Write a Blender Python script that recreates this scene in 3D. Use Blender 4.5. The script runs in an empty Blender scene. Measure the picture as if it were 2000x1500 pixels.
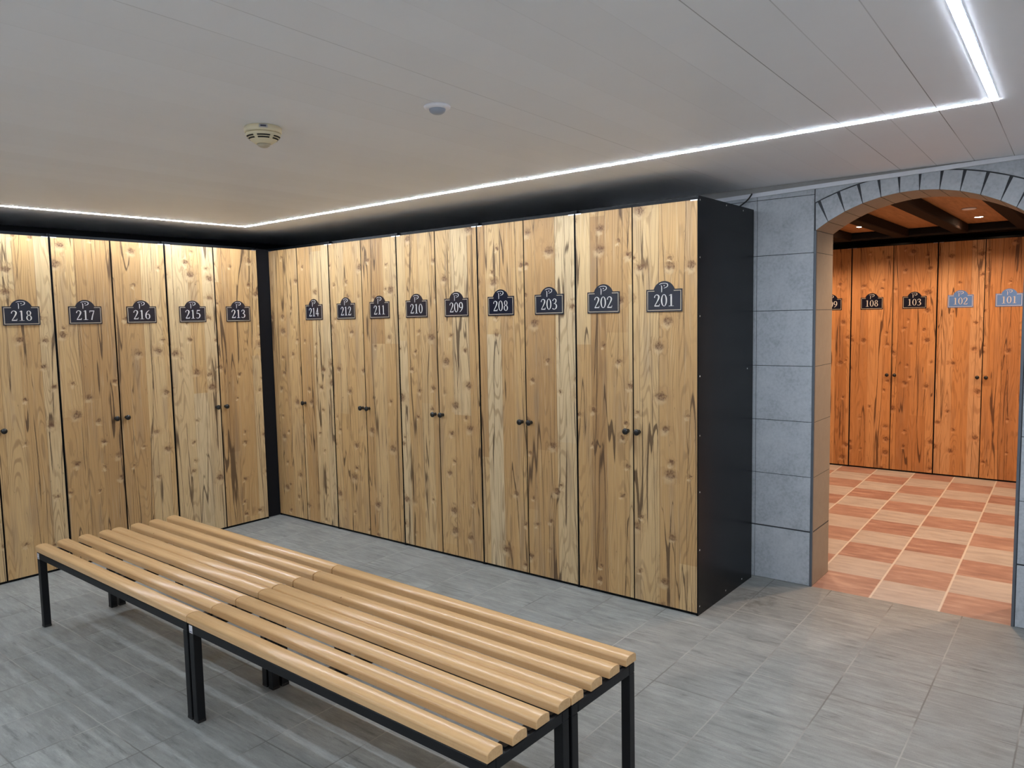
import bpy, bmesh, math, random
from mathutils import Vector, Matrix

SC = bpy.context.scene
COL = SC.collection
PI = math.pi

# ------------------------------------------------------------------ camera
def look_matrix(yaw, pitch, roll):
    fwd = Vector((-math.sin(yaw)*math.cos(pitch), math.cos(yaw)*math.cos(pitch), math.sin(pitch)))
    right = Vector((math.cos(yaw), math.sin(yaw), 0.0))
    up = right.cross(fwd)
    r = right*math.cos(roll) + up*math.sin(roll)
    u = -right*math.sin(roll) + up*math.cos(roll)
    return Matrix((r, u, -fwd)).transposed()

cam_data = bpy.data.cameras.new('camera')
cam = bpy.data.objects.new('camera', cam_data)
COL.objects.link(cam)
cam_data.sensor_fit = 'HORIZONTAL'
cam_data.sensor_width = 36.0
cam_data.lens = 36.0*1485.7/2000.0
cam_data.clip_start = 0.02
cam.matrix_world = Matrix.Translation((5.038, -3.412, 1.486)) @ look_matrix(0.6741, -0.0857, -0.0201).to_4x4()
SC.camera = cam

# ------------------------------------------------------------------ world, exposure
LED_POWER = 40.0
LED_COLOR = (0.86, 0.955, 1.08)
WARM = (1.0, 0.68, 0.45)
SPOT_POWER = 22.0
world = bpy.data.worlds.new('world')
SC.world = world
world.use_nodes = True
world.node_tree.nodes['Background'].inputs[0].default_value = (0.02, 0.03, 0.05, 1)
world.node_tree.nodes['Background'].inputs[1].default_value = 0.3
SC.view_settings.view_transform = 'Standard'
SC.view_settings.look = 'None'
SC.view_settings.gamma = 1.0
SC.view_settings.use_curve_mapping = False
SC.view_settings.exposure = 1.31
try:
    SC.cycles.max_bounces = 10
    SC.cycles.diffuse_bounces = 6
except Exception:
    pass

# ------------------------------------------------------------------ node helpers
class NT:
    def __init__(self, name):
        self.mat = bpy.data.materials.new(name)
        self.mat.use_nodes = True
        self.t = self.mat.node_tree
        self.b = self.t.nodes['Principled BSDF']
    def n(self, typ, **kw):
        nd = self.t.nodes.new(typ)
        for k, v in kw.items():
            setattr(nd, k, v)
        return nd
    def put(self, sock, v):
        if v is None:
            return
        if isinstance(v, bpy.types.NodeSocket):
            self.t.links.new(v, sock)
        else:
            if sock.type == 'RGBA' and isinstance(v, (tuple, list)) and len(v) == 3:
                v = (*v, 1)
            sock.default_value = v
    def math(self, op, a, b=None, c=None, clamp=False):
        nd = self.n('ShaderNodeMath', operation=op)
        nd.use_clamp = clamp
        for i, v in enumerate((a, b, c)):
            self.put(nd.inputs[i], v)
        return nd.outputs[0]
    def vmath(self, op, a, b=None):
        nd = self.n('ShaderNodeVectorMath', operation=op)
        self.put(nd.inputs[0], a)
        self.put(nd.inputs[1], b)
        return nd.outputs[0]
    def xyz(self, x=0.0, y=0.0, z=0.0):
        nd = self.n('ShaderNodeCombineXYZ')
        for i, v in enumerate((x, y, z)):
            self.put(nd.inputs[i], v)
        return nd.outputs[0]
    def sep(self, v):
        nd = self.n('ShaderNodeSeparateXYZ')
        self.put(nd.inputs[0], v)
        return nd.outputs
    def coord(self, kind='Object'):
        return self.n('ShaderNodeTexCoord').outputs[kind]
    def noise(self, v, scale, detail=3.0, rough=0.55, dim='3D', col=False, dist=0.0):
        nd = self.n('ShaderNodeTexNoise', noise_dimensions=dim)
        if dim == '1D':
            self.put(nd.inputs['W'], v)
        else:
            self.put(nd.inputs['Vector'], v)
        nd.inputs['Scale'].default_value = scale
        nd.inputs['Detail'].default_value = detail
        nd.inputs['Roughness'].default_value = rough
        nd.inputs['Distortion'].default_value = dist
        return nd.outputs[1 if col else 0]
    def vor(self, v, scale, feature='F1', dim='3D', rand=1.0):
        nd = self.n('ShaderNodeTexVoronoi', voronoi_dimensions=dim, feature=feature)
        if dim == '1D':
            self.put(nd.inputs['W'], v)
        else:
            self.put(nd.inputs['Vector'], v)
        nd.inputs['Scale'].default_value = scale
        nd.inputs['Randomness'].default_value = rand
        return nd.outputs
    def white(self, v, dim='1D'):
        nd = self.n('ShaderNodeTexWhiteNoise', noise_dimensions=dim)
        self.put(nd.inputs['W' if dim == '1D' else 'Vector'], v)
        return nd.outputs[0]
    def ramp(self, f, stops, interp='LINEAR'):
        nd = self.n('ShaderNodeValToRGB')
        cr = nd.color_ramp
        cr.interpolation = interp
        while len(cr.elements) < len(stops):
            cr.elements.new(0.5)
        for e, (p, c) in zip(cr.elements, stops):
            e.position = p
            e.color = (*c, 1) if len(c) == 3 else c
        self.put(nd.inputs[0], f)
        return nd.outputs[0]
    def mix(self, f, a, b, mode='MIX'):
        nd = self.n('ShaderNodeMix', data_type='RGBA', blend_type=mode)
        nd.clamp_factor = True
        self.put(nd.inputs[0], f)
        self.put(nd.inputs[6], a)
        self.put(nd.inputs[7], b)
        return nd.outputs[2]
    def step(self, v, lo, hi, a=0.0, b=1.0):
        nd = self.n('ShaderNodeMapRange', interpolation_type='SMOOTHSTEP')
        for i, q in enumerate((v, lo, hi, a, b)):
            self.put(nd.inputs[i], q)
        return nd.outputs[0]
    def bump(self, h, strength=0.2, dist=0.002):
        nd = self.n('ShaderNodeBump')
        nd.inputs['Strength'].default_value = strength
        nd.inputs['Distance'].default_value = dist
        self.put(nd.inputs['Height'], h)
        self.put(self.b.inputs['Normal'], nd.outputs[0])
    def fin(self, color=None, rough=None, metal=None, spec=None):
        self.put(self.b.inputs['Base Color'], color)
        self.put(self.b.inputs['Roughness'], rough)
        self.put(self.b.inputs['Metallic'], metal)
        self.put(self.b.inputs['Specular IOR Level'], spec)
        return self.mat

def plain(name, color, rough=0.5, metal=0.0, spec=0.5, var=0.06, scale=40.0):
    m = NT(name)
    nz = m.noise(m.coord(), scale, 4)
    c = m.mix(nz, tuple(max(0, x*(1-var)) for x in color), tuple(min(1, x*(1+var)) for x in color))
    return m.fin(c, rough, metal, spec)

def emitter(name, color, strength):
    m = NT(name)
    m.put(m.b.inputs['Base Color'], (0.8, 0.8, 0.8))
    m.put(m.b.inputs['Emission Color'], color)
    m.put(m.b.inputs['Emission Strength'], strength)
    return m.mat

# ------------------------------------------------------------------ materials
def aged_board(name, stain=None):
    """reclaimed softwood laminate: boards, cracks, knots, cathedral grain (object x across, z up)"""
    m = NT(name)
    P = m.sep(m.coord())
    rnd = m.n('ShaderNodeObjectInfo').outputs['Random']
    x = m.math('ADD', P[0], m.math('MULTIPLY', rnd, 37.0))
    z = m.math('ADD', P[2], m.math('MULTIPLY', rnd, 91.0))
    # knots: sparse cells, ragged and wider than tall
    rag = m.noise(m.xyz(x, 0.0, z), 42.0, 4, 0.65, col=True)
    rs = m.sep(rag)
    kxs = m.math('ADD', x, m.math('MULTIPLY', m.math('SUBTRACT', rs[0], 0.5), 0.055))
    kzs = m.math('ADD', z, m.math('MULTIPLY', m.math('SUBTRACT', rs[1], 0.5), 0.045))
    def knots(ox, oz):
        kn = m.vor(m.xyz(m.math('MULTIPLY', m.math('ADD', kxs, ox), 6.2), m.math('MULTIPLY', m.math('ADD', kzs, oz), 7.6), 0.0), 1.0, 'F1', '2D')
        kc = m.sep(kn['Color'])
        pick = m.step(kc[0], 0.44, 0.48)
        size = m.math('MULTIPLY_ADD', m.math('POWER', kc[1], 2.0), 0.13, 0.062)
        return m.math('DIVIDE', kn['Distance'], size), pick
    kd, kpick = knots(0.0, 0.0)
    kd2, kpick2 = knots(0.008, 0.020)
    kcore = m.math('MULTIPLY', m.step(kd, 0.5, 1.3, 1.0, 0.0), kpick)
    khalo = m.math('MULTIPLY', m.step(kd, 0.6, 3.0, 1.0, 0.0), kpick)
    kpale = m.math('MULTIPLY', m.step(kd2, 0.3, 1.5, 1.0, 0.0), kpick2)
    # boards of uneven width
    wob = m.math('MULTIPLY', m.math('SUBTRACT', m.noise(m.xyz(x, 0.0, m.math('MULTIPLY', z, 1.0)), 5.0, 3), 0.5), 0.006)
    xw = m.math('ADD', x, wob)
    bd = m.vor(xw, 8.5, 'F1', '1D', 0.85)
    be = m.vor(xw, 8.5, 'DISTANCE_TO_EDGE', '1D', 0.85)['Distance']
    btone = m.sep(bd['Color'])[0]
    bhue = m.sep(bd['Color'])[1]
    # butt joints across some boards
    zb = m.math('ADD', z, m.math('MULTIPLY', m.sep(bd['Color'])[2], 3.0))
    seg = m.white(m.math('ADD', m.math('FLOOR', m.math('DIVIDE', zb, 2.3)), m.math('MULTIPLY', btone, 57.0)))
    tone = m.math('MULTIPLY_ADD', seg, 0.55, m.math('MULTIPLY', btone, 0.5))
    base = m.ramp(tone, [(0.05, (0.395, 0.222, 0.090)), (0.28, (0.500, 0.296, 0.124)), (0.52, (0.585, 0.368, 0.160)),
                         (0.74, (0.630, 0.438, 0.222)), (0.95, (0.650, 0.500, 0.298))])
    grey = m.math('MULTIPLY', m.step(m.noise(m.xyz(m.math('MULTIPLY', x, 14.0), 0.0, m.math('MULTIPLY', z, 1.6)), 1.0, 3), 0.5, 0.75), 0.55)
    base = m.mix(grey, base, (0.300, 0.212, 0.140))
    # cathedral grain: contour lines of a stretched field, pushed around knots
    field = m.math('ADD', m.noise(m.xyz(m.math('MULTIPLY', x, 7.0), m.math('MULTIPLY', bhue, 40.0), m.math('MULTIPLY', z, 0.75)), 1.0, 2, 0.45),
                   m.math('MULTIPLY', khalo, 0.03))
    rings = m.math('SINE', m.math('MULTIPLY', field, 150.0))
    rline = m.step(rings, 0.25, 1.0)
    rmask = m.step(m.noise(m.xyz(m.math('MULTIPLY', x, 9.0), 4.0, m.math('MULTIPLY', z, 1.2)), 1.0, 2), 0.38, 0.62, 0.12, 0.5)
    base = m.mix(m.math('MULTIPLY', rline, rmask), base, (0.235, 0.128, 0.055))
    fine = m.noise(m.xyz(m.math('MULTIPLY', x, 190.0), 0.0, m.math('MULTIPLY', z, 5.0)), 1.0, 4, 0.6)
    base = m.mix(m.step(fine, 0.42, 0.75, 0.0, 0.38), base, (0.29, 0.175, 0.08))
    light = m.noise(m.xyz(m.math('MULTIPLY', x, 70.0), 9.0, m.math('MULTIPLY', z, 2.5)), 1.0, 3, 0.6)
    base = m.mix(m.step(light, 0.52, 0.8, 0.0, 0.4), base, (0.74, 0.58, 0.365))
    # long checks and cracks
    jag = m.math('MULTIPLY', m.math('SUBTRACT', m.noise(m.xyz(m.math('MULTIPLY', x, 20.0), 3.0, m.math('MULTIPLY', z, 14.0)), 1.0, 4, 0.7), 0.5), 0.0055)
    def crack(sx, sz, off, w, gate_lo):
        f = m.noise(m.xyz(m.math('MULTIPLY', m.math('ADD', x, jag), sx), off, m.math('MULTIPLY', z, sz)), 1.0, 2.5, 0.5)
        d = m.math('ABSOLUTE', m.math('SUBTRACT', f, 0.5))
        g = m.noise(m.xyz(m.math('MULTIPLY', x, 9.0), off+5.0, m.math('MULTIPLY', z, 2.4)), 1.0, 2)
        wv = m.math('MULTIPLY', m.step(g, gate_lo, gate_lo+0.2), w)
        return m.step(m.math('SUBTRACT', wv, d), -0.0022, 0.0022)
    c1 = crack(7.0, 0.34, 1.7, 0.0085, 0.40)
    c2 = crack(13.0, 0.7, 23.1, 0.010, 0.58)
    c3 = crack(4.6, 0.16, 61.0, 0.0030, 0.15)
    c4 = crack(8.0, 0.22, 87.0, 0.0030, 0.35)
    cr = m.math('MAXIMUM', m.math('MAXIMUM', c1, c2), m.math('MAXIMUM', c3, c4))
    base = m.mix(m.math('MULTIPLY', cr, 0.85), base, (0.075, 0.042, 0.022))
    seam = m.step(be, 0.0, 0.02, 0.75, 0.0)
    seam = m.math('MULTIPLY', seam, m.step(m.noise(m.xyz(m.math('MULTIPLY', x, 3.0), 2.0, m.math('MULTIPLY', z, 1.5)), 1.0, 2), 0.35, 0.6))
    base = m.mix(seam, base, (0.10, 0.058, 0.03))
    # knots
    base = m.mix(m.math('MULTIPLY', kpale, 0.55), base, (0.76, 0.58, 0.35))
    base = m.mix(m.math('MULTIPLY', khalo, 0.40), base, (0.36, 0.205, 0.09))
    scr = m.step(m.noise(m.xyz(m.math('MULTIPLY', x, 110.0), 1.0, m.math('MULTIPLY', z, 70.0)), 1.0, 3, 0.7), 0.4, 0.62, 0.45, 1.0)
    base = m.mix(m.math('MULTIPLY', kcore, m.math('MULTIPLY', scr, 0.95)), base, (0.13, 0.060, 0.028))
    h = m.math('SUBTRACT', m.math('MULTIPLY', fine, 0.4), cr)
    m.bump(h, 0.12, 0.001)
    if stain:
        base = m.mix(1.0, base, stain, 'MULTIPLY')
    return m.fin(base, 0.5, 0.0, 0.35)

def stone_floor():
    m = NT('grey_stone_tile')
    P = m.sep(m.coord())
    a = math.radians(1.0)
    x = m.math('ADD', m.math('MULTIPLY', P[0], math.cos(a)), m.math('MULTIPLY', P[1], math.sin(a)))
    y = m.math('SUBTRACT', m.math('MULTIPLY', P[1], math.cos(a)), m.math('MULTIPLY', P[0], math.sin(a)*0.0))
    u = m.math('DIVIDE', m.math('SUBTRACT', x, 4.20), 0.305)
    v = m.math('DIVIDE', m.math('SUBTRACT', y, 0.19), 0.305)
    jit = m.math('MULTIPLY', m.math('SUBTRACT', m.noise(m.xyz(P[0], P[1], 0.0), 25.0, 2), 0.5), 0.012)
    def edge(q):
        f = m.math('FRACT', m.math('ADD', q, jit))
        return m.math('MINIMUM', f, m.math('SUBTRACT', 1.0, f))
    e = m.math('MINIMUM', edge(u), edge(v))
    g = m.step(e, 0.004, 0.013, 1.0, 0.0)
    cell = m.xyz(m.math('FLOOR', u), m.math('FLOOR', v), 0.0)
    tone = m.white(cell, '3D')
    off = m.vmath('ADD', m.xyz(P[0], P[1], 0.0), m.vmath('SCALE', cell))
    tx = m.math('MULTIPLY_ADD', tone, 9.0, P[0])
    strat = m.noise(m.xyz(m.math('MULTIPLY', tx, 6.0), m.math('MULTIPLY', P[1], 34.0), m.math('MULTIPLY', tone, 20.0)), 1.0, 7, 0.72)
    blot = m.noise(m.xyz(tx, P[1], 3.0), 5.0, 4, 0.6)
    speck = m.noise(m.xyz(P[0], P[1], 7.0), 190.0, 3, 0.75)
    col = m.ramp(m.math('MULTIPLY_ADD', strat, 0.6, m.math('MULTIPLY', blot, 0.4)),
                 [(0.25, (0.11, 0.114, 0.110)), (0.42, (0.215, 0.223, 0.212)), (0.55, (0.290, 0.298, 0.282)), (0.75, (0.38, 0.384, 0.362))])
    vein = m.noise(m.xyz(m.math('MULTIPLY', tx, 7.0), m.math('MULTIPLY', P[1], 55.0), m.math('MULTIPLY', tone, 31.0)), 1.0, 6, 0.7)
    vm = m.noise(m.xyz(tx, P[1], 17.0), 4.0, 3)
    col = m.mix(m.math('MULTIPLY', m.step(vein, 0.54, 0.64), m.step(vm, 0.40, 0.62, 0.08, 0.50)), col, (0.085, 0.087, 0.086))
    col = m.mix(m.math('MULTIPLY', m.step(vein, 0.44, 0.36), 0.35), col, (0.42, 0.42, 0.40))
    col = m.mix(m.math('MULTIPLY', tone, 0.25), col, (0.19, 0.19, 0.188))
    col = m.mix(m.step(speck, 0.56, 0.70, 0.0, 0.5), col, (0.09, 0.09, 0.092))
    col = m.mix(m.step(speck, 0.34, 0.25, 0.0, 0.6), col, (0.55, 0.55, 0.54))
    # a worn dark stain beside the end locker
    sx = m.math('SUBTRACT', P[0], 3.60); sy = m.math('SUBTRACT', P[1], 0.40)
    sd = m.math('SQRT', m.math('ADD', m.math('MULTIPLY', sx, sx), m.math('MULTIPLY', m.math('MULTIPLY', sy, sy), 0.5)))
    sn = m.math('MULTIPLY', m.step(sd, 0.03, 0.17, 1.0, 0.0), m.step(m.noise(m.xyz(P[0], P[1], 2.0), 14.0, 4, 0.65), 0.42, 0.62))
    col = m.mix(m.math('MULTIPLY', sn, 0.6), col, (0.075, 0.072, 0.06))
    gl = m.noise(m.xyz(P[0], P[1], 11.0), 2.2, 2)
    gcol = m.mix(m.step(gl, 0.4, 0.6), (0.13, 0.127, 0.118), (0.36, 0.35, 0.325))
    col = m.mix(m.math('MULTIPLY', g, 0.85), col, gcol)
    h = m.math('SUBTRACT', m.math('MULTIPLY', strat, 0.5), m.math('MULTIPLY', g, 0.6))
    m.bump(h, 0.25, 0.002)
    return m.fin(col, m.math('MULTIPLY_ADD', blot, 0.25, 0.42), 0.0, 0.4)

def checker_floor():
    m = NT('terracotta_checker_tile')
    P = m.sep(m.coord())
    a = math.radians(2.2)
    px = m.math('SUBTRACT', P[0], 4.39)
    py = m.math('SUBTRACT', P[1], 0.742)
    x = m.math('ADD', m.math('MULTIPLY', px, math.cos(a)), m.math('MULTIPLY', py, math.sin(a)))
    u = m.math('DIVIDE', x, 0.318)
    v = m.math('DIVIDE', py, 0.326)
    def edge(q):
        f = m.math('FRACT', q)
        return m.math('MINIMUM', f, m.math('SUBTRACT', 1.0, f))
    gx = m.step(edge(u), 0.010, 0.022, 0.85, 0.0)
    gy = m.step(edge(v), 0.004, 0.011, 0.5, 0.0)
    cell = m.xyz(m.math('FLOOR', u), m.math('FLOOR', v), 0.0)
    par = m.math('MODULO', m.math('ADD', m.math('ADD', m.math('FLOOR', u), m.math('FLOOR', v)), 200.0), 2.0)
    tone = m.white(cell, '3D')
    streak = m.noise(m.xyz(m.math('MULTIPLY', P[0], 5.0), m.math('MULTIPLY', P[1], 20.0), m.math('MULTIPLY', tone, 30.0)), 1.0, 5, 0.62)
    red = m.ramp(streak, [(0.25, (0.20, 0.105, 0.085)), (0.5, (0.325, 0.180, 0.140)), (0.75, (0.50, 0.33, 0.25))])
    tan = m.ramp(streak, [(0.25, (0.30, 0.26, 0.235)), (0.5, (0.42, 0.375, 0.335)), (0.75, (0.52, 0.465, 0.41))])
    col = m.mix(m.math('LESS_THAN', par, 0.5), tan, red)
    col = m.mix(m.math('MULTIPLY', tone, 0.25), col, (0.42, 0.29, 0.23))
    col = m.mix(gy, col, (0.44, 0.38, 0.33))
    col = m.mix(gx, col, (0.62, 0.56, 0.48))
    return m.fin(col, m.math('MULTIPLY_ADD', streak, 0.25, 0.35), 0.0, 0.4)

def ceiling_paint():
    m = NT('painted_ceiling_panel')
    P = m.sep(m.coord())
    x = m.math('ADD', P[0], m.math('MULTIPLY', P[1], math.tan(math.radians(1.9))))
    u = m.math('DIVIDE', m.math('SUBTRACT', x, 4.510), 0.155)
    i = m.math('FLOOR', m.math('ADD', u, 0.5))
    d = m.math('ABSOLUTE', m.math('SUBTRACT', u, i))
    tone = m.white(m.math('ADD', i, 40.5))
    vis = m.math('MULTIPLY', m.math('POWER', tone, 1.6), m.step(m.noise(m.xyz(i, m.math('MULTIPLY', P[1], 0.9), 0.0), 1.0, 2), 0.35, 0.6, 0.35, 1.0))
    vis = m.math('MULTIPLY', vis, m.step(P[0], 2.8, 4.3, 0.06, 1.0))
    g = m.math('MULTIPLY', m.step(d, 0.004, 0.014, 1.0, 0.0), vis)
    nz = m.noise(m.coord(), 6.0, 4)
    col = m.mix(nz, (0.85, 0.875, 0.92), (0.89, 0.915, 0.95))
    ptone = m.white(m.math('ADD', m.math('FLOOR', u), 90.5))
    col = m.mix(m.math('MULTIPLY', ptone, 0.10), col, (0.6, 0.58, 0.56))
    col = m.mix(m.math('MULTIPLY', g, 0.9), col, (0.10, 0.10, 0.105))
    m.bump(m.math('ADD', m.math('MULTIPLY', g, -1.0), m.math('MULTIPLY', m.noise(m.coord(), 180.0, 2), 0.06)), 0.2, 0.002)
    return m.fin(col, 0.55, 0.0, 0.3)

def wall_stone():
    m = NT('grey_wall_stone')
    C = m.coord()
    n1 = m.noise(C, 7.0, 5, 0.6)
    n2 = m.noise(C, 70.0, 4, 0.65)
    col = m.ramp(m.math('MULTIPLY_ADD', n1, 0.5, m.math('MULTIPLY', n2, 0.5)),
                 [(0.3, (0.32, 0.35, 0.38)), (0.5, (0.47, 0.505, 0.545)), (0.7, (0.56, 0.59, 0.625))])
    P = m.sep(C)
    # a few brownish drips on one tile
    dr = m.math('MULTIPLY', m.step(m.noise(m.xyz(m.math('MULTIPLY', P[0], 60.0), 0.0, m.math('MULTIPLY', P[2], 9.0)), 1.0, 3), 0.68, 0.76),
                m.math('MULTIPLY', m.step(m.math('ABSOLUTE', m.math('SUBTRACT', P[2], 1.56)), 0.03, 0.11, 1.0, 0.0),
                       m.step(m.math('ABSOLUTE', m.math('SUBTRACT', P[0], 3.56)), 0.01, 0.05, 1.0, 0.0)))
    col = m.mix(m.math('MULTIPLY', dr, 0.7), col, (0.12, 0.11, 0.10))
    m.bump(n2, 0.18, 0.0015)
    return m.fin(col, 0.62, 0.0, 0.35)

def slat_wood():
    m = NT('beech_slat_wood')
    P = m.sep(m.coord())
    rnd = m.n('ShaderNodeObjectInfo').outputs['Random']
    o = m.math('MULTIPLY', rnd, 50.0)
    g = m.noise(m.xyz(m.math('MULTIPLY', P[0], 3.0), m.math('MULTIPLY', m.math('ADD', P[1], o), 90.0), m.math('MULTIPLY', P[2], 90.0)), 1.0, 4, 0.6)
    fl = m.noise(m.xyz(m.math('MULTIPLY', P[0], 60.0), m.math('MULTIPLY', P[1], 500.0), o), 1.0, 3, 0.6)
    col = m.ramp(g, [(0.25, (0.55, 0.325, 0.145)), (0.5, (0.64, 0.395, 0.185)), (0.75, (0.70, 0.455, 0.23))])
    col = m.mix(m.step(fl, 0.58, 0.75, 0.0, 0.3), col, (0.48, 0.27, 0.115))
    col = m.mix(m.math('MULTIPLY', rnd, 0.25), col, (0.64, 0.40, 0.20))
    kn = m.vor(m.xyz(m.math('ADD', P[0], o), P[1], P[2]), 4.0, 'F1', '3D')['Distance']
    col = m.mix(m.step(kn, 0.008, 0.020, 0.75, 0.0), col, (0.17, 0.07, 0.03))
    return m.fin(col, 0.24, 0.0, 0.5)

def warm_ceiling_wood():
    m = NT('stained_ceiling_board')
    P = m.sep(m.coord())
    g = m.noise(m.xyz(m.math('MULTIPLY', P[0], 40.0), m.math('MULTIPLY', P[1], 3.0), 0.0), 1.0, 5, 0.6)
    col = m.ramp(g, [(0.3, (0.30, 0.14, 0.06)), (0.7, (0.46, 0.235, 0.105))])
    k = m.vor(m.xyz(P[0], P[1], 0.0), 7.0, 'F1', '2D')['Distance']
    col = m.mix(m.step(k, 0.03, 0.10, 0.6, 0.0), col, (0.14, 0.055, 0.025))
    return m.fin(col, 0.55)

M = {}
M['board'] = aged_board('reclaimed_wood_board')
M['redboard'] = aged_board('reddish_stained_wood_board', (0.92, 0.67, 0.54))
M['floor'] = stone_floor()
M['checker'] = checker_floor()
M['ceiling'] = ceiling_paint()
M['stone'] = wall_stone()
M['slat'] = slat_wood()
M['warmwood'] = warm_ceiling_wood()
M['reveal'] = plain('beige_reveal_tile', (0.30, 0.255, 0.20), 0.6, var=0.12, scale=25.0)  # grey stone tinted tan: warm dim light put into the colour
M['grout'] = plain('dark_grout', (0.055, 0.06, 0.068), 0.85, var=0.2)
M['black'] = plain('black_carcass_laminate', (0.0042, 0.0052, 0.0065), 0.26, spec=0.16)
M['edge'] = plain('dark_edge_banding', (0.020, 0.014, 0.010), 0.6, spec=0.3)
M['cavity'] = plain('black_painted_wall', (0.008, 0.008, 0.010), 0.8, spec=0.2)
M['gapboard'] = plain('grey_shadow_gap_board', (0.34, 0.335, 0.33), 0.7)  # closes the gap over the trim, grey painted like the dimly lit ceiling
M['frame'] = plain('black_powder_coated_steel', (0.0055, 0.006, 0.0075), 0.42, spec=0.3)
M['knob'] = plain('matt_black_knob', (0.008, 0.008, 0.008), 0.35)
M['plate'] = plain('black_sign_plate', (0.010, 0.011, 0.022), 0.16, spec=0.75)
M['letter'] = plain('pale_engraved_lettering', (0.56, 0.53, 0.50), 0.5)
M['gold'] = plain('pale_gold_border', (0.46, 0.38, 0.27), 0.45)
M['steel'] = plain('bright_steel', (0.72, 0.72, 0.72), 0.28, metal=1.0)
M['alu'] = plain('pale_painted_profile', (0.78, 0.80, 0.86), 0.4)
M['trimgrey'] = plain('grey_edge_profile', (0.13, 0.15, 0.175), 0.45, metal=0.3)
M['bluesign'] = plain('blue_sign_plate', (0.105, 0.215, 0.50), 0.25, spec=0.5, var=0.12, scale=8.0)  # black plate with a blue reflection put into its colour
M['white'] = plain('white_wall_paint', (0.72, 0.71, 0.69), 0.7, var=0.03)
M['cream'] = plain('aged_cream_plastic', (0.74, 0.66, 0.46), 0.45, var=0.05)
M['tip'] = plain('dull_sensor_tip', (0.48, 0.42, 0.31), 0.4)
M['slot'] = plain('dark_slot', (0.03, 0.026, 0.02), 0.7)
M['wplastic'] = plain('white_plastic', (0.86, 0.86, 0.92), 0.4)
M['dome'] = plain('milky_blue_dome', (0.33, 0.37, 0.45), 0.3)
M['sticker'] = plain('white_paper_sticker', (0.62, 0.61, 0.64), 0.6)
M['ink'] = plain('grey_print', (0.10, 0.10, 0.16), 0.6)
M['beam'] = plain('dark_stained_beam', (0.014, 0.007, 0.005), 0.85, spec=0.15, var=0.3)
M['rubber'] = plain('black_cable_rubber', (0.012, 0.012, 0.012), 0.5)
M['led'] = emitter('led_diffuser', LED_COLOR, LED_POWER)
M['lamp'] = emitter('downlight_lens', WARM, 60.0)

# ------------------------------------------------------------------ mesh helpers
class MB:
    def __init__(self):
        self.bm = bmesh.new()
    def _new(self, r, slot):
        for f in r:
            f.material_index = slot
    def box(self, x0, x1, y0, y1, z0, z1, slot=0, bevel=0.0, seg=2):
        v = [self.bm.verts.new(p) for p in ((x0,y0,z0),(x1,y0,z0),(x1,y1,z0),(x0,y1,z0),(x0,y0,z1),(x1,y0,z1),(x1,y1,z1),(x0,y1,z1))]
        fs = [self.bm.faces.new([v[i] for i in q]) for q in ((3,2,1,0),(4,5,6,7),(0,1,5,4),(1,2,6,5),(2,3,7,6),(3,0,4,7))]
        self._new(fs, slot)
        if bevel > 0:
            es = list({e for f in fs for e in f.edges})
            r = bmesh.ops.bevel(self.bm, geom=es, offset=bevel, segments=seg, profile=0.5, affect='EDGES')
            self._new(r['faces'], slot)
        return self
    def prism(self, pts, axis_fn, d0, d1, slot=0):
        """pts: list of 2-D points; axis_fn(u, v, d) -> xyz; extruded from d0 to d1"""
        a = [self.bm.verts.new(axis_fn(u, v, d0)) for u, v in pts]
        b = [self.bm.verts.new(axis_fn(u, v, d1)) for u, v in pts]
        n = len(pts)
        fs = [self.bm.faces.new(a), self.bm.faces.new(b[::-1])]
        for i in range(n):
            j = (i+1) % n
            fs.append(self.bm.faces.new((a[j], a[i], b[i], b[j])))
        self._new(fs, slot)
        return self
    def lathe(self, prof, center=(0,0,0), axis='z', seg=32, slot=0, sign=1.0, smooth=True):
        """prof: list of (radius, height)"""
        rings = []
        for r, h in prof:
            ring = []
            for i in range(seg):
                t = 2*PI*i/seg
                a, b = r*math.cos(t), r*math.sin(t)
                if axis == 'z':
                    p = (center[0]+a, center[1]+b, center[2]+sign*h)
                else:
                    p = (center[0]+a, center[1]+sign*h, center[2]+b)
                ring.append(self.bm.verts.new(p))
            rings.append(ring)
        fs = []
        for k in range(len(rings)-1):
            for i in range(seg):
                j = (i+1) % seg
                f = self.bm.faces.new((rings[k][i], rings[k][j], rings[k+1][j], rings[k+1][i]))
                f.smooth = smooth
                fs.append(f)
        fs.append(self.bm.faces.new(rings[0]))
        fs.append(self.bm.faces.new(rings[-1][::-1]))
        self._new(fs, slot)
        return self
    def quad(self, ps, slot=0):
        f = self.bm.faces.new([self.bm.verts.new(p) for p in ps])
        f.material_index = slot
        return self
    def build(self, name, mats, parent=None, fix=True):
        if fix:
            bmesh.ops.recalc_face_normals(self.bm, faces=self.bm.faces[:])
        me = bpy.data.meshes.new(name)
        self.bm.to_mesh(me)
        self.bm.free()
        if not isinstance(mats, (list, tuple)):
            mats = [mats]
        for mt in mats:
            me.materials.append(mt)
        o = bpy.data.objects.new(name, me)
        COL.objects.link(o)
        if parent is not None:
            o.parent = parent
        return o

def tag(o, label=None, cat=None, group=None, kind=None):
    if label: o['label'] = label
    if cat: o['category'] = cat
    if group: o['group'] = group
    if kind: o['kind'] = kind
    return o

def thing(name, label, cat, loc=(0,0,0), rz=0.0, group=None):
    o = bpy.data.objects.new(name, None)
    o.empty_display_size = 0.1
    COL.objects.link(o)
    o.location = loc
    o.rotation_euler = (0, 0, rz)
    return tag(o, label, cat, group)

def struct(o, label, cat):
    return tag(o, label, cat, kind='structure')

def link_copy(o, parent):
    c = o.copy()
    COL.objects.link(c)
    c.parent = parent
    return c

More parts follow.
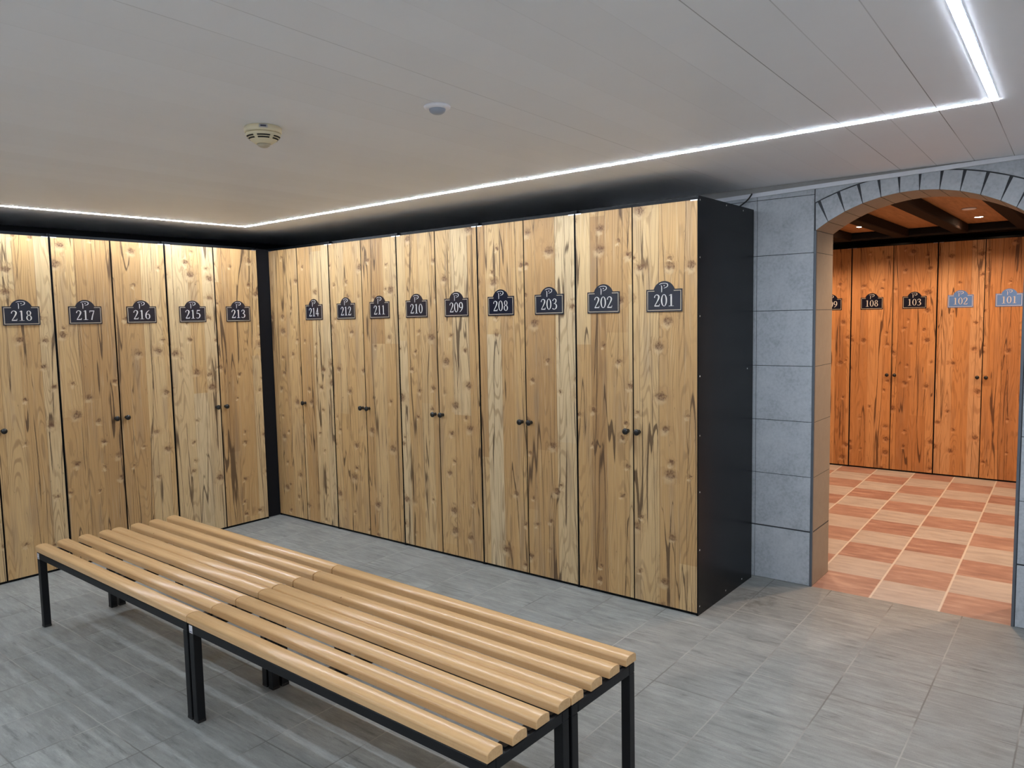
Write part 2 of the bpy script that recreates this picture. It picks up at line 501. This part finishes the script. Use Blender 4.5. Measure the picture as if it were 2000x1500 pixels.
# ------------------------------------------------------------------ the room shell
X0, X1 = -0.74, 5.90
Y0, YW = -4.15, 0.739
ZC = 2.17
YB = 1.04            # rear face of the arch wall
JL, JR = 3.776, 4.695     # arch jambs

struct(MB().box(X0, X1, Y0, 0.744, -0.10, 0.0).build('floor', M['floor']), 'grey stone tiled floor of the changing room', 'floor')
struct(MB().box(1.7, X1, 0.744, 5.06, -0.10, 0.0).build('floor.001', M['checker']), 'terracotta and beige chequered tile floor beyond the arch', 'floor')
struct(MB().box(X0, X1, Y0, YW-0.0005, ZC, ZC+0.10).build('ceiling', M['ceiling']), 'white panelled ceiling with fine board joints', 'ceiling')
struct(MB().box(1.7, X1, YB, 5.06, 2.20, 2.30).build('ceiling.001', M['warmwood']), 'reddish wooden ceiling of the room beyond the arch', 'ceiling')
struct(MB().box(X0-0.1, X0, Y0-0.1, 1.04, -0.1, ZC+0.1).build('wall_left', M['cavity']), 'dark wall behind the left row of lockers', 'wall')
struct(MB().box(X1, X1+0.1, Y0-0.1, 5.16, -0.1, 2.3).build('wall_right', M['white']), 'white wall on the right', 'wall')
struct(MB().box(1.6, 1.7, YB, 5.16, -0.1, 2.3).build('wall_left.001', M['white']), 'left wall of the room beyond the arch', 'wall')
struct(MB().box(1.7, X1, 5.06, 5.16, -0.1, 2.3).build('wall_back.001', M['cavity']), 'dark wall behind the lockers beyond the arch', 'wall')

# wall behind the viewer
struct(MB().box(X0-0.1, X1+0.1, Y0-0.1, Y0, -0.1, ZC+0.1).build('wall_front', M['white']), 'white wall behind the viewer', 'wall')

# ---- the arch wall
ACX, SPR = 4.235, 1.915
CROWN = 2.066
hw = (JR-JL)/2
rise = CROWN-SPR
RI = (hw*hw+rise*rise)/(2*rise)
ACX = (JL+JR)/2
CZI = CROWN-RI
def zi(x):
    return CZI + math.sqrt(max(RI*RI-(x-ACX)**2, 0))
CZE, RE = 1.029, 1.127
def ze(x):
    return CZE + math.sqrt(max(RE*RE-(x-ACX)**2, 0))

m = MB()
G = 1     # grout slot
yf = YW+0.004
TOP = ZC+0.1
# core (grout colour); the far side stays within the same piece
m.box(X0, JL+0.002, yf, YB, -0.1, TOP, G)
m.box(JR-0.002, X1, yf, YB, -0.1, TOP, G)
NS = 40
xs = [JL+(JR-JL)*i/NS for i in range(NS+1)]
for a, b in zip(xs[:-1], xs[1:]):
    za, zb = zi(a)+0.002, zi(b)+0.002
    m.prism([(a, za), (b, zb), (b, TOP), (a, TOP)], lambda u, v, d: (u, d, v), yf, YB, G)
# courses of front tiles
def course_rows():
    z = 0.0
    rows = []
    while z < ZC-0.01:
        t = min(z+0.3, ZC)
        lo = z + (0.004 if abs(z-0.3) < 1e-6 else 0.0015)
        hi = t - (0.004 if abs(t-0.3) < 1e-6 else 0.0015)
        rows.append((lo if z > 0 else 0.002, hi))
        z += 0.3
    return rows
ROWS = course_rows()
def tile(x0, x1, z0, z1):
    m.box(x0+0.0015, x1-0.0015, YW-(0.002 if z1 < 0.3 else 0.0), yf+0.001, z0, z1, 0, 0.0008, 1)
cols = [(2.55, 2.855), (2.855, 3.158), (3.158, 3.463), (3.463, 3.768)]
for c in cols:
    for r in ROWS:
        tile(*c, *r)
for c in [(4.705, 5.010), (5.010, 5.315), (5.315, 5.62), (5.62, X1)]:
    for r in ROWS:
        if c[0] < 4.8 and r[1] > 1.9:
            continue
        tile(*c, *r)
# right springer piece and left springer piece sit beside the voussoirs
for r in ROWS:
    if r[1] > 1.9 and r[0] < 1.85:
        tile(4.705, 5.010, r[0], 1.90)
# voussoirs
jx = [JL, 3.836, 3.918, 4.003, 4.088, 4.172, 4.2585, 4.3445, 4.430, 4.513, 4.593, 4.655, JR]
cen = Vector((ACX, CZE))
for a, b in zip(jx[:-1], jx[1:]):
    pa, pb = Vector((a, zi(a))), Vector((b, zi(b)))
    mid = (pa+pb)/2
    d = (mid-cen).normalized()
    def up(p):
        # march along d until the extrados circle
        q = p-cen
        bq = q.dot(d)
        t = -bq+math.sqrt(bq*bq-(q.length_squared-(RE-0.003)**2))
        return p+d*t
    tdir = (pb-pa).normalized()
    l0, r0 = pa+tdir*0.0015, pb-tdir*0.0015
    l1, r1 = up(pa)+tdir*0.0035, up(pb)-tdir*0.0035
    if a == JL:
        l0 = Vector((JL+0.0, zi(JL)+0.001)); l1 = Vector((JL-0.002, ze(JL)-0.004))
    if b == JR:
        r0 = Vector((JR-0.0, zi(JR)+0.001)); r1 = Vector((JR+0.005, ze(JR)-0.004))
    m.prism([l0, r0, r1, l1], lambda u, v, dd: (u, dd, v), YW, yf+0.001, 0)
# spandrels above the extrados
xs = [JL-0.004+(JR+0.009-JL)*i/30 for i in range(31)]
for a, b in zip(xs[:-1], xs[1:]):
    m.prism([(a, ze(a)+0.003), (b, ze(b)+0.003), (b, ZC), (a, ZC)], lambda u, v, dd: (u, dd, v), YW, yf+0.001, 0)
m.prism([(4.707, 1.905), (5.010, 1.905), (5.010, ZC), (4.707, ZC)], lambda u, v, dd: (u, dd, v), YW, yf+0.001, 0)
# jamb and soffit tiles of the reveal
for r in ROWS:
    if r[0] > SPR: continue
    m.box(JL-0.001, JL+0.003, YW+0.012, YB-0.002, r[0], min(r[1], zi(JL)-0.004), 2)
    m.box(JR-0.003, JR+0.001, YW+0.012, YB-0.002, r[0], min(r[1], zi(JL)-0.004), 2)
for a, b in zip(jx[:-1], jx[1:]):
    n = 4
    for i in range(n):
        u0 = a+(b-a)*i/n + (0.0018 if i == 0 else 0)
        u1 = a+(b-a)*(i+1)/n - (0.0018 if i == n-1 else 0)
        m.prism([(u0, zi(u0)-0.002), (u1, zi(u1)-0.002), (u1, zi(u1)+0.003), (u0, zi(u0)+0.003)], lambda u, v, dd: (u, dd, v), YW+0.001, YB-0.002, 2)
struct(m.build('wall_back', [M['stone'], M['grout'], M['reveal']]), 'grey stone tiled wall with a segmental arch opening', 'wall')

# metal edge profiles on the jambs, shadow profile under the ceiling
for k, xx in enumerate((JL, JR)):
    s = 1 if k == 0 else -1
    mm = MB()
    mm.box(min(xx-s*0.008, xx+s*0.004), max(xx-s*0.008, xx+s*0.004), YW-0.002, YW+0.012, 0.0, zi(JL)-0.002, 0, 0.001, 1)
    struct(mm.build('trim_%d' % (k+1), M['trimgrey']), 'grey metal edge profile on the %s jamb of the arch' % ('left' if k == 0 else 'right'), 'trim')
mm = MB()
ya, yb = YW-0.014, YW-0.001
def ztrim(x): return 2.119+(x-3.46)*0.0265
mm.prism([(2.55, ztrim(2.55)), (4.75, ztrim(4.75)), (X1, ztrim(4.75)), (X1, ZC-0.0005), (4.75, ZC-0.0005), (4.55, ztrim(4.55)+0.020), (2.55, ztrim(2.55)+0.022)], lambda u, v, d: (u, d, v), ya, yb, 0)
mm.prism([(2.55, ztrim(2.55)+0.004), (4.75, ztrim(4.75)+0.004), (4.75, ZC-0.0005), (2.55, ZC-0.0005)], lambda u, v, d: (u, d, v), YW-0.006, YW-0.0005, 1)
struct(mm.build('trim_3', [M['alu'], M['gapboard']]), 'pale metal ceiling edge profile above the arch', 'trim')
# black corner filler between the two rows of lockers
struct(MB().box(-0.045, -0.030, -0.1130, 0.020, 0.004, 2.042).build('trim_4', M['cavity']), 'black filler strip in the corner between the locker rows', 'trim')
# beams of the far room
bn = 5
for xx in (2.55, 3.00, 3.47, 3.92, 4.37, 4.82):
    a = math.radians(2.0)
    mm = MB()
    y0, y1 = YB+0.004, 4.015
    mm.box(-0.05, 0.05, y0, y1, 2.125, 2.1995, 0, 0.006, 1)
    o = mm.build('trim_%d' % bn, M['beam'])
    o.location.x = xx+0.05
    struct(o, 'dark stained ceiling beam beyond the arch', 'beam')
    bn += 1
struct(MB().box(1.705, X1-0.005, 4.02, 4.20, 2.140, 2.1995, 0, 0.006, 1).build('trim_%d' % bn, M['cavity']), 'dark cross beam above the lockers beyond the arch', 'beam')

# ------------------------------------------------------------------ number plates
def catmull(pts, n=8):
    P = [pts[0]]+list(pts)+[pts[-1]]
    out = []
    for i in range(1, len(P)-2):
        p0, p1, p2, p3 = P[i-1], P[i], P[i+1], P[i+2]
        for k in range(n):
            t = k/n
            out.append(tuple(0.5*((2*b)+(-a+c)*t+(2*a-5*b+4*c-d)*t*t+(-a+3*b-3*c+d)*t*t*t) for a, b, c, d in zip(p0, p1, p2, p3)))
    out.append(tuple(pts[-1]))
    return out

def ribbon(pts, smooth=True):
    """stroke centre line (x, y, width) -> list of quads"""
    q = catmull(pts) if smooth else list(pts)
    L, R = [], []
    for i, (x, y, w) in enumerate(q):
        x0, y0, _ = q[max(i-1, 0)]
        x1, y1, _ = q[min(i+1, len(q)-1)]
        dx, dy = x1-x0, y1-y0
        l = math.hypot(dx, dy) or 1.0
        nx, ny = -dy/l*w/2, dx/l*w/2
        L.append((x+nx, y+ny)); R.append((x-nx, y-ny))
    return [[R[i], R[i+1], L[i+1], L[i]] for i in range(len(q)-1)]

def rect(x0, x1, y0, y1):
    return [[(x0, y0), (x1, y0), (x1, y1), (x0, y1)]]

def ring(cx, cy, a, b, ai, bi, n=28):
    out = []
    for i in range(n):
        t0, t1 = 2*PI*i/n, 2*PI*(i+1)/n
        out.append([(cx+a*math.cos(t0), cy+b*math.sin(t0)), (cx+a*math.cos(t1), cy+b*math.sin(t1)),
                    (cx+ai*math.cos(t1), cy+bi*math.sin(t1)), (cx+ai*math.cos(t0), cy+bi*math.sin(t0))])
    return out

SIX = [(.42, .985, .03), (.26, .86, .06), (.12, .64, .10), (.075, .36, .11), (.12, .12, .09), (.25, .025, .05), (.385, .11, .09),
       (.43, .30, .11), (.385, .49, .09), (.26, .565, .05), (.13, .47, .04)]
DIG = {
    '0': ring(.25, .5, .235, .5, .135, .465),
    '1': rect(.20, .31, .02, .99)+[[(.08, .86), (.20, .90), (.31, .99), (.20, .99)]]+rect(.07, .44, 0, .035),
    '2': ribbon([(.06, .73, .07), (.10, .89, .05), (.24, .975, .05), (.385, .87, .10), (.385, .68, .11), (.25, .38, .07), (.07, .06, .05)])
         + rect(.05, .44, 0, .09)+[[(.44, 0), (.47, .20), (.44, .20), (.40, .09)]],
    '3': ribbon([(.07, .79, .06), (.14, .93, .05), (.26, .975, .05), (.375, .88, .09), (.375, .71, .09), (.28, .58, .05), (.17, .54, .04)])
         + ribbon([(.17, .54, .04), (.33, .50, .06), (.42, .34, .11), (.39, .14, .10), (.24, .025, .05), (.10, .05, .06), (.05, .11, .06)]),
    '4': rect(.29, .39, 0, .99)+ribbon([(.36, .97, .05), (.05, .31, .05)], False)+rect(.02, .49, .25, .335),
    '5': rect(.15, .44, .89, .985)+ribbon([(.165, .93, .04), (.115, .55, .04)], False)
         + ribbon([(.11, .56, .04), (.25, .605, .06), (.39, .50, .10), (.42, .29, .11), (.33, .09, .07), (.18, .025, .05), (.05, .08, .06)]),
    '6': ribbon(SIX),
    '7': rect(.05, .46, .885, .98)+rect(.05, .085, .76, .90)+ribbon([(.435, .92, .05), (.31, .52, .08), (.20, .0, .10)]),
    '8': ring(.25, .755, .175, .235, .09, .20)+ring(.25, .27, .215, .275, .115, .235),
    '9': [[(.5-x, 1-y) for x, y in q] for q in ribbon(SIX)],
}

def plate_mesh(number):
    """sign with arched head, origin at the middle of its bottom edge, facing -y, back at y=0"""
    m = MB()
    hwid, sh, rad, topz = 0.0975, 0.110, 0.060, 0.150
    cz = topz-rad
    dx = math.sqrt(rad*rad-(sh-cz)**2)
    a0 = math.atan2(sh-cz, dx)
    pts = [(-hwid, 0), (hwid, 0), (hwid, sh), (dx, sh)]
    n = 20
    for i in range(1, n):
        t = a0+(PI-2*a0)*i/n
        pts.append((rad*math.cos(t), cz+rad*math.sin(t)))
    pts += [(-dx, sh), (-hwid, sh)]
    T = 0.003
    m.prism(pts, lambda u, v, d: (u, d, v), -T, 0.0, 0)
    def flat(polys, slot, ox, oz, sx, sz):
        for q in polys:
            m.prism([(ox+x*sx, oz+z*sz) for x, z in q], lambda u, v, d: (u, d, v), -T-0.0005, -T+0.0004, slot)
    b, w = 0.006, 0.0034
    for q in (rect(-hwid+b, hwid-b, b, b+w), rect(-hwid+b, -hwid+b+w, b, sh-b), rect(hwid-b-w, hwid-b, b, sh-b),
              rect(-hwid+b, -dx+0.004, sh-b-w, sh-b), rect(dx-0.004, hwid-b, sh-b-w, sh-b)):
        flat(q, 2, 0, 0, 1, 1)
    hgt = 0.0590
    pitch = 0.0385
    for i, ch in enumerate(number):
        flat(DIG[ch], 1, (i-1)*pitch-0.25*0.070, 0.0265, 0.070, hgt)
    # emblem: a sweeping P with a dot
    k = 0.195/770
    kz = 0.000224
    def e(px, py, w): return ((px-825)*k, (980-py)*kz, w*k*0.78)
    for pts in ([e(725, 385, 6), e(760, 366, 14), e(830, 358, 12), e(890, 372, 18), (e(905, 405, 24)), e(885, 440, 18), e(820, 468, 6)],
                [e(762, 405, 10), e(775, 430, 18), e(776, 500, 20), e(774, 552, 14)]):
        flat(ribbon(pts), 1, 0, 0, 1, 1)
    flat([[(( 830-825)*k+12*k*math.cos(t*PI/4), (980-412)*kz+12*kz*math.sin(t*PI/4)) for t in range(8)]], 1, 0, 0, 1, 1)
    return m

# ------------------------------------------------------------------ lockers
KZ = 0.897
def locker(label, loc, rz, W, H, doors, depth=0.70, split=None, side_screws=False, group='double wooden lockers', cat='locker', wood='board'):
    """doors: [(number or None, knob?) , (..)]; local x along the front, y into the cabinet, front of doors at y=0"""
    root = thing('locker_cabinet', label, cat, loc, rz, group)
    t = 0.012
    c = MB()
    y0 = 0.020
    c.box(0.001, t, y0-0.018, depth, 0.0, H+0.012)
    c.box(W-t, W-0.001, y0-0.018, depth, 0.0, H+0.012)
    c.box(t, W-t, y0, depth, H-0.004, H+0.012)
    c.box(t, W-t, y0-0.012, y0+0.02, 0.0, 0.012)
    c.box(t, W-t, y0+0.02, depth, 0.0, 0.018)
    c.box(t, W-t, depth-0.01, depth, 0.018, H-0.004)
    c.box(W/2-0.008, W/2+0.008, y0+0.004, depth-0.01, 0.018, H-0.004)
    carcass = c.build('carcass', M['black'], root)
    if side_screws:
        for y, z in side_screws:
            MB().lathe([(0.0042, 0), (0.0042, 0.0008), (0.0028, 0.0014), (0.0004, 0.0015)], (0, 0, 0), 'y', 12).build('screw', M['steel'], carcass)
            s = carcass.children[-1]
            s.rotation_euler = (0, 0, -PI/2)
            s.location = (W-0.0012, y, z)
            s.rotation_euler = (0, 0, -PI/2)
    split = W/2 if split is None else split
    og, ig = (0.0055, 0.0036) if rz else (0.0048, 0.0026)
    spans = [(og, split-ig), (split+ig, W-og)]
    for i, ((a, b), spec) in enumerate(zip(spans, doors)):
        if spec is None:
            continue
        num, knob, nm = spec
        w = b-a
        dm = MB().box(0, w, 0, 0.018, 0.014, H-0.007, 0, 0.0009, 1)
        dm.bm.normal_update()
        bmesh.ops.recalc_face_normals(dm.bm, faces=dm.bm.faces[:])
        for f in dm.bm.faces:          # dark edge banding all round, laminate on the face
            f.material_index = 0 if f.normal.y < -0.9 else 1
        d = dm.build(nm, [M[wood], M['edge']], root)
        d.location = (a, 0, 0)
        # hinge leaves at the outer corners
        hx = 0.018 if i == 0 else w-0.018
        h = MB()
        h.box(hx-0.018, hx+0.018, -0.0005, 0.0016, H-0.0115, H-0.0062, 0)
        h.build('hinge', M['steel'], d)
        if knob:
            kx = (w-0.030) if i == 0 else 0.030
            k = MB().lathe([(0.0105, 0.0), (0.0105, 0.004), (0.0085, 0.007), (0.0085, 0.015), (0.0140, 0.020), (0.0165, 0.027), (0.0155, 0.033), (0.010, 0.037), (0.001, 0.038)],
                           (0, 0, 0), 'y', 24, sign=-1.0).build('knob', M['knob'], d)
            k.location = (kx, 0, KZ)
        if num:
            reflection_painted = num in ('101', '102')  # plates whose blue is a painted reflection
            p = plate_mesh(num).build('number_plate', [M['bluesign' if reflection_painted else 'plate'], M['letter'], M['letter' if reflection_painted else 'gold']], d)
            p.location = (w/2, -0.0003, 1.505)
            p['label'] = '%s arched number plate reading %s' % ('blue' if reflection_painted else 'black', num)
    return root

HA = 2.037
DA = 0.345
XA = 0.6886
def two(l, r):
    return [(l, True, 'door'), (r, True, 'door')]
# right-hand row, facing the viewer's side
locker('corner wooden locker with the single plate 214 and a blank panel', (-0.027, 0, 0), 0, XA+0.027, HA,
       [(None, False, 'filler_panel'), ('214', True, 'door')], split=0.352)
locker('wooden double locker numbered 212 and 211', (XA, 0, 0), 0, 2*DA, HA, two('212', '211'))
locker('wooden double locker numbered 210 and 209', (XA+2*DA, 0, 0), 0, 2*DA, HA, two('210', '209'))
locker('wooden double locker numbered 208 and 203', (XA+4*DA, 0, 0), 0, 2*DA, HA, two('208', '203'))
SCREWS = [(0.020, z) for z in (2.03, 1.76, 1.48, 1.19, 0.90, 0.62, 0.33, 0.045)] + [(0.33, 2.035), (0.55, 2.030), (0.62, 1.19), (0.34, 0.03), (0.56, 0.03)]
locker('wooden double locker numbered 202 and 201 with black end panel beside the arch', (XA+6*DA, 0, 0), 0, 2*DA+0.012, HA, two('202', '201'),
       split=DA+0.001, side_screws=SCREWS)
# left-hand row
DB = 0.3519
YB0 = -0.1156
locker('wooden double locker numbered 215 and 213 in the left row', (0, YB0-2*DB, 0), PI/2, 2*DB, HA, two('215', '213'))
locker('wooden double locker numbered 217 and 216 in the left row', (0, YB0-4*DB, 0), PI/2, 2*DB, HA, two('217', '216'))
locker('wooden locker at the left edge of the photo with the plate 218', (0, YB0-6*DB, 0), PI/2, 2*DB, HA,
       [(None, True, 'door'), ('218', True, 'door')])
# the row beyond the arch
DC = 0.360
YC = 4.262
locker('reddish wooden locker beyond the arch with the plate 109, half hidden by the jamb', (3.041-2*DC, YC, 0), 0, 2*DC, 2.088, [(None, True, 'door'), ('109', True, 'door')],
       group='lockers beyond the arch', wood='redboard')
locker('reddish wooden double locker beyond the arch numbered 108 and 103', (3.041, YC, 0), 0, 2*DC, 2.088, two('108', '103'), group='lockers beyond the arch', wood='redboard')
locker('reddish wooden double locker beyond the arch numbered 102 and 101', (3.041+2*DC, YC, 0), 0, 2*DC, 2.088, two('102', '101'), group='lockers beyond the arch', wood='redboard')

# ------------------------------------------------------------------ benches
BL, BW = 1.487, 0.360
def bench(label, loc, rz):
    root = thing('slatted_bench', label, 'bench', loc, rz, 'slatted changing room benches')
    # frame: rails and cross bars just under the slats
    z0, z1 = 0.347, 0.3795
    f = MB()
    f.box(0.004, BL-0.004, 0.004, 0.036, z0, z1, 0, 0.002, 1)
    f.box(0.004, BL-0.004, BW-0.036, BW-0.004, z0, z1, 0, 0.002, 1)
    for x in (0.004, BL/2-0.016, BL-0.036):
        f.box(x, x+0.032, 0.0365, BW-0.0365, z0, z1, 0, 0.002, 1)
    for y in (0.105, 0.205, 0.305):   # flat bearers under each slat
        for x in (0.03, BL/2, BL-0.03):
            f.box(x-0.015, x+0.015, y-0.02, y+0.02, z1-0.001, z1+0.0045)
    f.build('frame', M['frame'], root)
    for x in (0.004, BL-0.036):
        for y in (0.004, BW-0.036):
            l = MB()
            l.box(x, x+0.032, y, y+0.032, 0.006, z0-0.0005, 0, 0.002, 1)
            leg = l.build('leg', M['frame'], root)
            MB().box(x-0.0008, x+0.0328, y-0.0008, y+0.0328, 0.0, 0.012, 0, 0.002, 1).build('foot_cap', M['rubber'], leg)
    # slats with a rounded top
    sw, st = 0.060, 0.030
    for i in range(4):
        y0 = i*0.100
        zb = 0.3845
        prof = [(y0, zb), (y0+sw, zb), (y0+sw, zb+0.019)]
        n = 10
        for k in range(1, n):
            t = PI*k/n
            prof.append((y0+sw/2+sw/2*math.cos(t), zb+0.019+0.012*math.sin(t)**0.8))
        prof.append((y0, zb+0.019))
        s = MB()
        a = 0.0018
        # chamfered ends: shrink the first and last section slightly
        bm = s.bm
        secs = []
        cy, cz = y0+sw/2, zb+0.015
        for x, sc in ((0.0, 0.94), (a, 1.0), (BL-a, 1.0), (BL, 0.94)):
            secs.append([bm.verts.new((x, cy+(y-cy)*sc, cz+(z-cz)*sc)) for y, z in prof])
        bm.faces.new(secs[0]); bm.faces.new(secs[-1][::-1])
        for A, B in zip(secs[:-1], secs[1:]):
            for j in range(len(prof)):
                jj = (j+1) % len(prof)
                f = bm.faces.new((A[j], A[jj], B[jj], B[j]))
                if 2 <= j <= len(prof)-2 :
                    f.smooth = True
        s.build('slat', M['slat'], root)
    # sticker on the left front leg
    g = MB()
    g.box(0.010, 0.034, 0.0030, 0.0038, 0.348, 0.377, 0)
    g.box(0.013, 0.031, 0.0026, 0.0031, 0.352, 0.355, 1)
    g.build('sticker', [M['sticker'], M['ink']], root)
    return root
rot = math.radians(-0.80)
def bpos(x, y):
    c, s = math.cos(rot), math.sin(rot)
    return (0.874+x*c-y*s, -2.013+x*s+y*c, 0)
bench('slatted wooden bench in the front row, nearer the left lockers', bpos(0, 0), rot)
bench('slatted wooden bench in the front row, nearest the viewer, ending toward the arch', bpos(BL+0.004, 0), rot)
bench('slatted wooden bench in the rear row, nearest the corner of the locker rows', bpos(0, BW+0.003), rot)
bench('slatted wooden bench in the rear row, in front of lockers 203 and 202', bpos(BL+0.006, BW+0.003), rot)

# ------------------------------------------------------------------ LED channel in the ceiling
led = thing('led_strip_light', 'bright white LED strip running as a rectangle along the ceiling edge', 'light', (0, 0, ZC))
A_, B_, C_, D_ = Vector((0.192, -0.325)), Vector((4.690, -0.418)), Vector((4.790, -3.545)), Vector((0.090, -3.450))
def strip(p, q, w=0.0115):
    d = (q-p).normalized()
    nrm = Vector((-d.y, d.x))
    m1 = MB()
    L = (q-p).length
    n = max(1, int(L/0.45))
    for i in range(n):
        a, b = p+d*(L*i/n), p+d*(L*(i+1)/n)
        if i == 0: a = a+d*0.013
        if i == n-1: b = b-d*0.013
        c = [a+nrm*w, b+nrm*w, b-nrm*w, a-nrm*w]
        ps = [(v.x, v.y) for v in c]
        m1.prism(ps, lambda u, v, dd: (u, v, dd), -0.0028, -0.0005, 0)
    m1.build('diffuser', M['led'], led)
    m2 = MB()
    for s in (1, -1):
        c = [p+nrm*s*(w+0.0005)-d*w*0, q+nrm*s*(w+0.0005), q+nrm*s*(w+0.003), p+nrm*s*(w+0.003)]
        m2.prism([(v.x, v.y) for v in c], lambda u, v, dd: (u, v, dd), -0.0015, -0.0003, 0)
    m2.build('channel', M['trimgrey'], led)
for p, q in ((D_, A_), (A_, B_), (B_, C_), (C_, D_)):
    strip(p, q)
for c in (A_, B_, C_, D_):
    MB().box(c.x-0.0115, c.x+0.0115, c.y-0.0115, c.y+0.0115, -0.0028, -0.0005).build('corner_diffuser', M['led'], led)

# ------------------------------------------------------------------ ceiling devices
def smoke_detector(loc, rz):
    r = thing('smoke_detector', 'aged cream smoke detector on the ceiling above the benches', 'smoke detector', loc, rz)
    MB().lathe([(0.050, -0.0005), (0.054, 0.004), (0.054, 0.018), (0.051, 0.021)], sign=-1.0, seg=40).build('base', M['cream'], r)
    MB().lathe([(0.0495, 0.0212), (0.0515, 0.026), (0.047, 0.034), (0.037, 0.045), (0.026, 0.053), (0.0215, 0.055)], sign=-1.0, seg=40).build('head', M['cream'], r)
    MB().lathe([(0.0195, 0.0553), (0.0175, 0.060), (0.011, 0.065), (0.002, 0.067)], sign=-1.0, seg=28).build('sensor_tip', M['tip'], r)
    for ra, rb, z0, z1 in ((0.0478, 0.0448, 0.0325, 0.0362), (0.0425, 0.0392, 0.0388, 0.0425)):
        for k in range(6):
            s = MB()
            t0 = 2*PI*k/6-0.40-PI/2
            n = 8
            for i in range(n):
                a, b = t0+0.80*i/n, t0+0.80*(i+1)/n
                e = 0.0012
                s.quad([((ra+e)*math.cos(a), (ra+e)*math.sin(a), -z0), ((ra+e)*math.cos(b), (ra+e)*math.sin(b), -z0),
                        ((rb+e)*math.cos(b), (rb+e)*math.sin(b), -z1), ((rb+e)*math.cos(a), (rb+e)*math.sin(a), -z1)])
            bmesh.ops.solidify(s.bm, geom=s.bm.faces[:], thickness=0.0006)
            s.build('vent_slot', M['slot'], r)
    s = MB()
    n = 6
    for i in range(n):
        a, b = -PI/2-0.22+0.44*i/n, -PI/2-0.22+0.44*(i+1)/n
        rr = 0.0548
        s.quad([(rr*math.cos(a), rr*math.sin(a), -0.003), (rr*math.cos(b), rr*math.sin(b), -0.003), (rr*math.cos(b), rr*math.sin(b), -0.014), (rr*math.cos(a), rr*math.sin(a), -0.014)], 0)
        if 0 < i < n-1:
            rr = 0.0552
            s.quad([(rr*math.cos(a), rr*math.sin(a), -0.006), (rr*math.cos(b), rr*math.sin(b), -0.006), (rr*math.cos(b), rr*math.sin(b), -0.011), (rr*math.cos(a), rr*math.sin(a), -0.011)], 1)
    bmesh.ops.solidify(s.bm, geom=s.bm.faces[:], thickness=0.0003)
    s.build('sticker', [M['sticker'], M['ink']], r)
    return r
def motion_sensor(loc):
    r = thing('motion_sensor', 'round white motion sensor with a bluish dome on the ceiling', 'sensor', loc)
    MB().lathe([(0.040, -0.0005), (0.043, 0.002), (0.042, 0.006), (0.034, 0.010), (0.028, 0.0105)], sign=-1.0, seg=40).build('ring', M['wplastic'], r)
    MB().lathe([(0.0265, 0.0095), (0.0265, 0.014), (0.023, 0.020), (0.015, 0.025), (0.006, 0.027), (0.001, 0.0273)], sign=-1.0, seg=32).build('dome', M['dome'], r)
    return r
sd = smoke_detector((2.668, -1.812, ZC), math.radians(57))
sd.scale = (1.17, 1.17, 1.05)
motion_sensor((3.300, -1.592, ZC))

# ------------------------------------------------------------------ downlights beyond the arch
def downlight(loc, label, power):
    r = thing('recessed_downlight', label, 'light', loc, 0, 'downlights beyond the arch')
    MB().lathe([(0.042, 0.0), (0.042, 0.003), (0.036, 0.006), (0.029, 0.004), (0.029, 0.0005)], sign=-1.0, seg=32).build('trim_ring', M['steel'], r)
    MB().lathe([(0.027, 0.0008), (0.027, 0.0045), (0.001, 0.0050)], sign=-1.0, seg=24).build('lens', M['lamp'], r)
    ld = bpy.data.lights.new('downlight_beam', 'SPOT')
    ld.energy = power
    ld.color = WARM
    ld.spot_size = math.radians(150)
    ld.spot_blend = 0.4
    ld.shadow_soft_size = 0.025
    lo = bpy.data.objects.new('lamp_light', ld)
    COL.objects.link(lo)
    lo.parent = r
    lo.location = (0, 0, -0.012)
    return r
ZB = 2.20
for x, y, lb in ((3.30, 3.50, 'left of the two downlights seen through the arch'), (4.155, 3.52, 'right of the two downlights seen through the arch'),
                 (3.47, 1.72, 'downlight hidden above the arch on its left side'), (4.30, 1.72, 'downlight hidden above the arch on its right side'),  # unseen downlights from here on are added to light the far room
                 (2.6, 1.72, 'downlight hidden behind the left pillar'), (2.45, 3.5, 'downlight hidden behind the left pillar near the lockers'),
                 (5.1, 1.72, 'downlight hidden behind the right pillar'), (5.0, 3.5, 'downlight hidden behind the right pillar near the lockers')):
    downlight((x, y, ZB), lb, SPOT_POWER*(1.45 if y < 2 else 0.85))
o = MB().lathe([(0.045, -0.0003), (0.048, 0.004), (0.040, 0.009), (0.004, 0.010)], sign=-1.0, seg=32).build('ceiling_cover', M['wplastic'])
o.location = (4.172, 2.90, ZB)
tag(o, 'flat pale round cover on the wooden ceiling beyond the arch', 'cover')

# ------------------------------------------------------------------ loose cable behind the end locker
def tube(name, pts, r, mat):
    cu = bpy.data.curves.new(name, 'CURVE')
    cu.dimensions = '3D'
    cu.bevel_depth = r
    cu.bevel_resolution = 3
    sp = cu.splines.new('NURBS')
    sp.points.add(len(pts)-1)
    for p, q in zip(sp.points, pts):
        p.co = (*q, 1)
    sp.use_endpoint_u = True
    sp.order_u = 3
    tmp = bpy.data.objects.new(name+'_tmp', cu)
    COL.objects.link(tmp)
    dg = bpy.context.evaluated_depsgraph_get()
    me = bpy.data.meshes.new_from_object(tmp.evaluated_get(dg))
    bpy.data.objects.remove(tmp)
    me.materials.clear()
    me.materials.append(mat)
    o = bpy.data.objects.new(name, me)
    COL.objects.link(o)
    return o
c = tube('cable', [(3.20, 0.60, 2.055), (3.30, 0.64, 2.053), (3.352, 0.69, 2.055), (3.378, 0.715, 2.080), (3.425, 0.720, 2.112), (3.44, 0.722, 2.14)], 0.004, M['rubber'])
tag(c, 'short black cable rising from the top of the end locker to the ceiling edge', 'cable')
